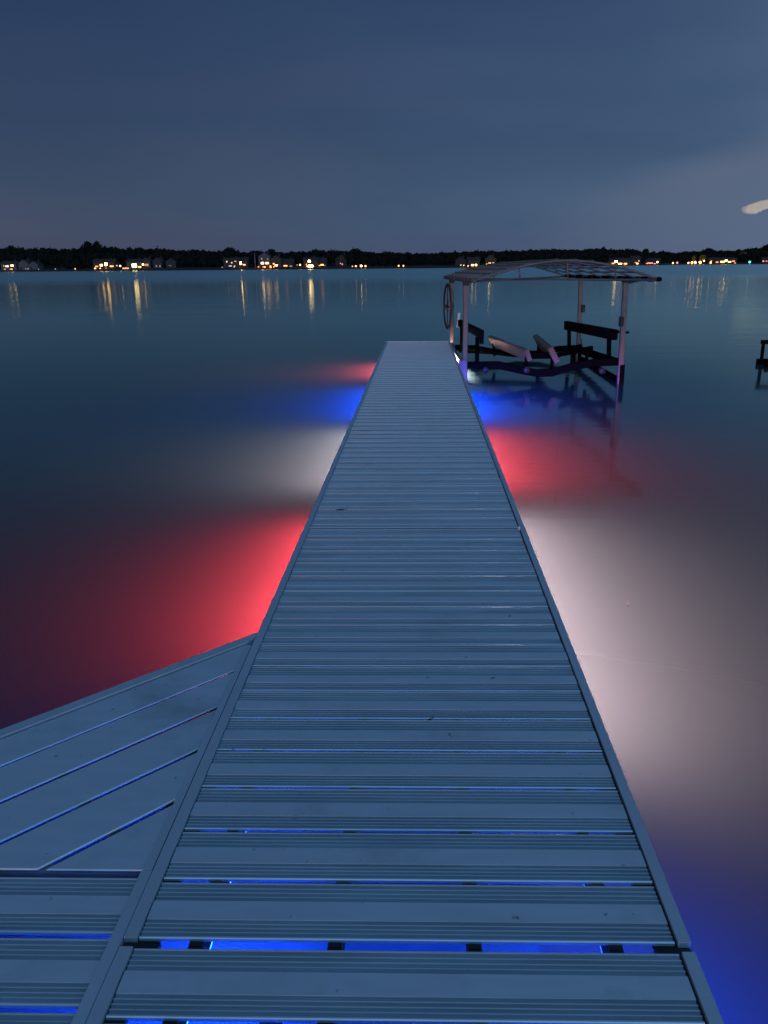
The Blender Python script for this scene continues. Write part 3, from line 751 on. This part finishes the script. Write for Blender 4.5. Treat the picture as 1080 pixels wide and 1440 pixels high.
# shore lamps standing alone
LAMPS = [(125, 370, 1.8, "w", 1.8, 40, "white lamp, left end of a row of three up the left bank"), (128.5, 370, 1.3, "w", .8, 40, "small dim white lamp, middle of a row of three up the left bank"), (131.3, 370, 1.8, "w", 1.6, 40, "white lamp, right end of a row of three up the left bank"),
         (164.3, 373.6, 2.0, "p", 1.5, 14, "pinkish lamp just right of the house ablaze with orange light"), (169, 374, 2.4, "w", 3.2, 14, "white lamp between the orange blazing house and the low pale shed"),
         (422, 372.4, 2.2, "w", 2.4, 14, "white lamp on shore left of the brightest house"), (417.8, 372.6, 1.2, "w", .5, 14, "faint small lamp left of the white lamp by the brightest house"),
         (495.6, 376, 2.0, "p", 1.6, 8, "small orange lamp, leftmost in a line of four on mid shore"), (500.5, 376, 2.4, "o", 4.0, 8, "orange lamp, second in a line of four on mid shore"), (508, 376.4, 2.8, "w", 5.0, 8, "brightest white lamp, third in a line of four on mid shore"), (514, 376, 2.4, "y", 2.6, 8, "yellowish lamp, rightmost in a line of four on mid shore"),
         (560.6, 375, 2.4, "w", 1.2, 6, "white lamp, left of a lone pair on dark mid shore"), (567.3, 375.8, 2.2, "w", 1.2, 6, "white lamp, right of a lone pair on dark mid shore"),
         (946.3, 370.4, 2.4, "w", 3.0, 6, "white lamp, left of a reddish pair right of the red strip"), (952.3, 370, 3.0, "p", 2.4, 6, "pink lamp, right of a reddish pair right of the red strip"),
         (1054, 370.6, 3.2, "g", 5.0, 3, "green lamp at the water's edge on right shore"),
         (968, 370.4, 2.2, "w", 2.6, 5, "white garden lamp at left end of the lit trees"), (973, 370.6, 3.0, "o", 9.0, 5, "orange garden lamp under the left lit tree"), (977.5, 368.6, 3.0, "p", 6.0, 5, "pinkish garden lamp between the two lit trees"), (984.5, 369, 3.2, "y", 9.0, 5, "yellow garden lamp under the right lit tree"), (990, 366.8, 2.4, "w", 2.4, 8, "white garden lamp right of the lit trees"), (978, 370.9, 2.2, "w", 2.6, 4, "low white garden lamp in front of the lit trees"),
         (54.5, 379.5, 1.2, "c", .4, 4, "tiny cold lamp by the shore right of the pale low cottage"), (106, 380.6, 1.6, "w", .9, 3, "small white lamp at the water below the red lit window"), (78, 379.2, 1.6, "c", .4, 4, "tiny cold lamp by the water below the scattered orange lights")]
LGT = []
for (lx, ly, dpx, k, s, inl, lab) in LAMPS:
    if lx > 940 and inl in (6, 3): s *= .5
    X, Y = shore_at(lx, inl); p = at(lx, ly, Y); g0 = ground(X, Y)
    r_ = max(.25, dpx * Y / F / 2 * .85); zc = max(p.z, g0 + r_ + .3)
    root = empty("shore_lamp", (p.x, Y, g0)); tag(root, lab, "lamp", "lamps along the far shore")
    MB().tube([(0, 0, -.4), (0, 0, zc - g0 - r_ * .8)], .07, 8).build("pole", M["pole"], root, True)
    MB().ball((0, 0, zc - g0), r_, 10, 6).build("lamp_globe", glow(k, s * KM[k]), root, True)

# low pale shed at the water, flagpole
X, Y = shore_at(177, 4); g0 = ground(X, Y)
sh = empty("boat_shed", (X, Y, g0)); tag(sh, "low pale open shed at the waterline left of the white lit house", "shed")
MB().box(-2.6, 2.6, .0, 3, -.3, 1.5).build("wall", M["wall_white"], sh)
MB().box(-2.9, 2.9, -.4, 3.3, 1.52, 1.75).build("roof", M["roof"], sh)
MB().box(-2.2, 2.2, -.06, .01, .3, 1.1).build("door", glow("w", 1.2), sh)
X, Y = shore_at(359.4, 8); g0 = ground(X, Y)
fp = MB().tube([(0, 0, -.3), (0, 0, 9.5)], [.09, .05], 8).ball((0, 0, 9.6), .14); o = fp.build("flagpole", M["white"], None, True); o.location = (X, Y, g0)
tag(o, "bare white flagpole left of the tall white three storey house", "flagpole")

# distinct trees on the skyline
TREES = [
 (129, 338.5, 40, 5.2, 0, "tall dark tree, left half of the tallest clump on left skyline"), (140, 338.2, 44, 5.2, 0, "tall dark tree, right half of the tallest clump on left skyline"),
 (21, 344.6, 60, 5, 0, "round topped tree on skyline above the leftmost white house"), (323, 347.6, 60, 5.5, 0, "broad dark tree on skyline above the grey house with faint lights"),
 (382, 349.2, 60, 4.5, 0, "rounded dark tree on skyline right of the tall white house"), (500, 348.8, 60, 5.0, 0, "broad tree rising on skyline above the line of four lamps"),
 (846, 346.6, 60, 5.5, 0, "wide dark tree on skyline above the canopy frame"), (905, 349.2, 70, 4.0, 0, "lone round tree on skyline above the dark house with scattered lights"),
 (994, 348.2, 70, 7.0, 0, "broad dark tree on skyline above the narrow house with yellow window"), (1076, 342.6, 60, 8.0, 0, "tallest dark tree at far right end of the skyline"),
 (974, 359.5, 8, 2.6, 1, "slim tree lit yellow by garden lamps, left of the lit pair"), (985, 358.5, 9.5, 4.2, 1, "fuller tree lit yellow by garden lamps, right of the lit pair"),
 (1044, 353.5, 30, 6.0, 2, "tree dimly lit olive above the shore near the green lamp"),
]
for (tx, ty, inl, r_, lit, lab) in TREES:
    X, Y = shore_at(tx, inl); g0 = ground(X, Y); top = at(tx, ty, Y).z
    root = empty("shore_tree", (X, Y, g0)); tag(root, lab, "tree")
    h_ = top - g0
    c = MB()
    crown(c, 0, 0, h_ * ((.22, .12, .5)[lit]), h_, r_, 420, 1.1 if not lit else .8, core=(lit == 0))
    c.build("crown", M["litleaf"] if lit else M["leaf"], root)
    t = MB().tube([(0, 0, -.3), (.1, 0, h_ * .4), (0, .1, h_ * .85)], [.38, .26, .06], 8)
    for k in range(4):
        a = k * 1.6 + .3; t.tube([(0, 0, h_ * (.3 + .1 * k)), (math.cos(a) * r_ * .6, math.sin(a) * r_ * .6, h_ * (.5 + .1 * k))], [.15, .04], 6)
    t.build("trunk", M["bark"], root, True)

# the wood behind the shore: one dark mass
x = -140.0
while x < 1190:
    for inl, hf in ((58, 1.0), (34, .72), (95, .97)):
        xx = x + random.uniform(-2, 2); X, Y = shore_at(xx, inl + random.uniform(-6, 6)); g0 = ground(X, Y)
        top = at(xx, prof(xx), Y).z; hh = (top - g0) * hf * random.uniform(.86, 1.0) + (0 if hf < 1 else random.uniform(-.5, .5))
        crown(woods, X, Y, g0 + hh * .08, g0 + hh, random.uniform(3.2, 4.8) * (1 if x < 700 else 1.5), 54 if hf == 1 else 36, 1.3 if x < 700 else 1.8)
    # low shrubs along the bank, clear of the houses
    X, Y = shore_at(x + random.uniform(-2, 2), random.uniform(20, 28)); g0 = ground(X, Y)
    if not any(abs(X - hx) < hw_ and True for hx, hw_, _ in HOUSES):
        crown(woods, X, Y, g0 - .3, g0 + random.uniform(4, 8), 3.2, 30, 1.2)
    x += 5.2 if x < 700 else 4.4
o = woods.build("far_woods", M["leaf"]); tag(o, "dark continuous wood along the far lake shore", "woods", kind="stuff")

# ------------------------------------------------------------------ render settings
vs_ = sc.view_settings
vs_.view_transform = 'Standard'; vs_.look = 'None'; vs_.gamma = 1; vs_.exposure = 0.0
sc.cycles.use_denoising = True
sc.cycles.max_bounces = 6
sc.cycles.sample_clamp_indirect = 4
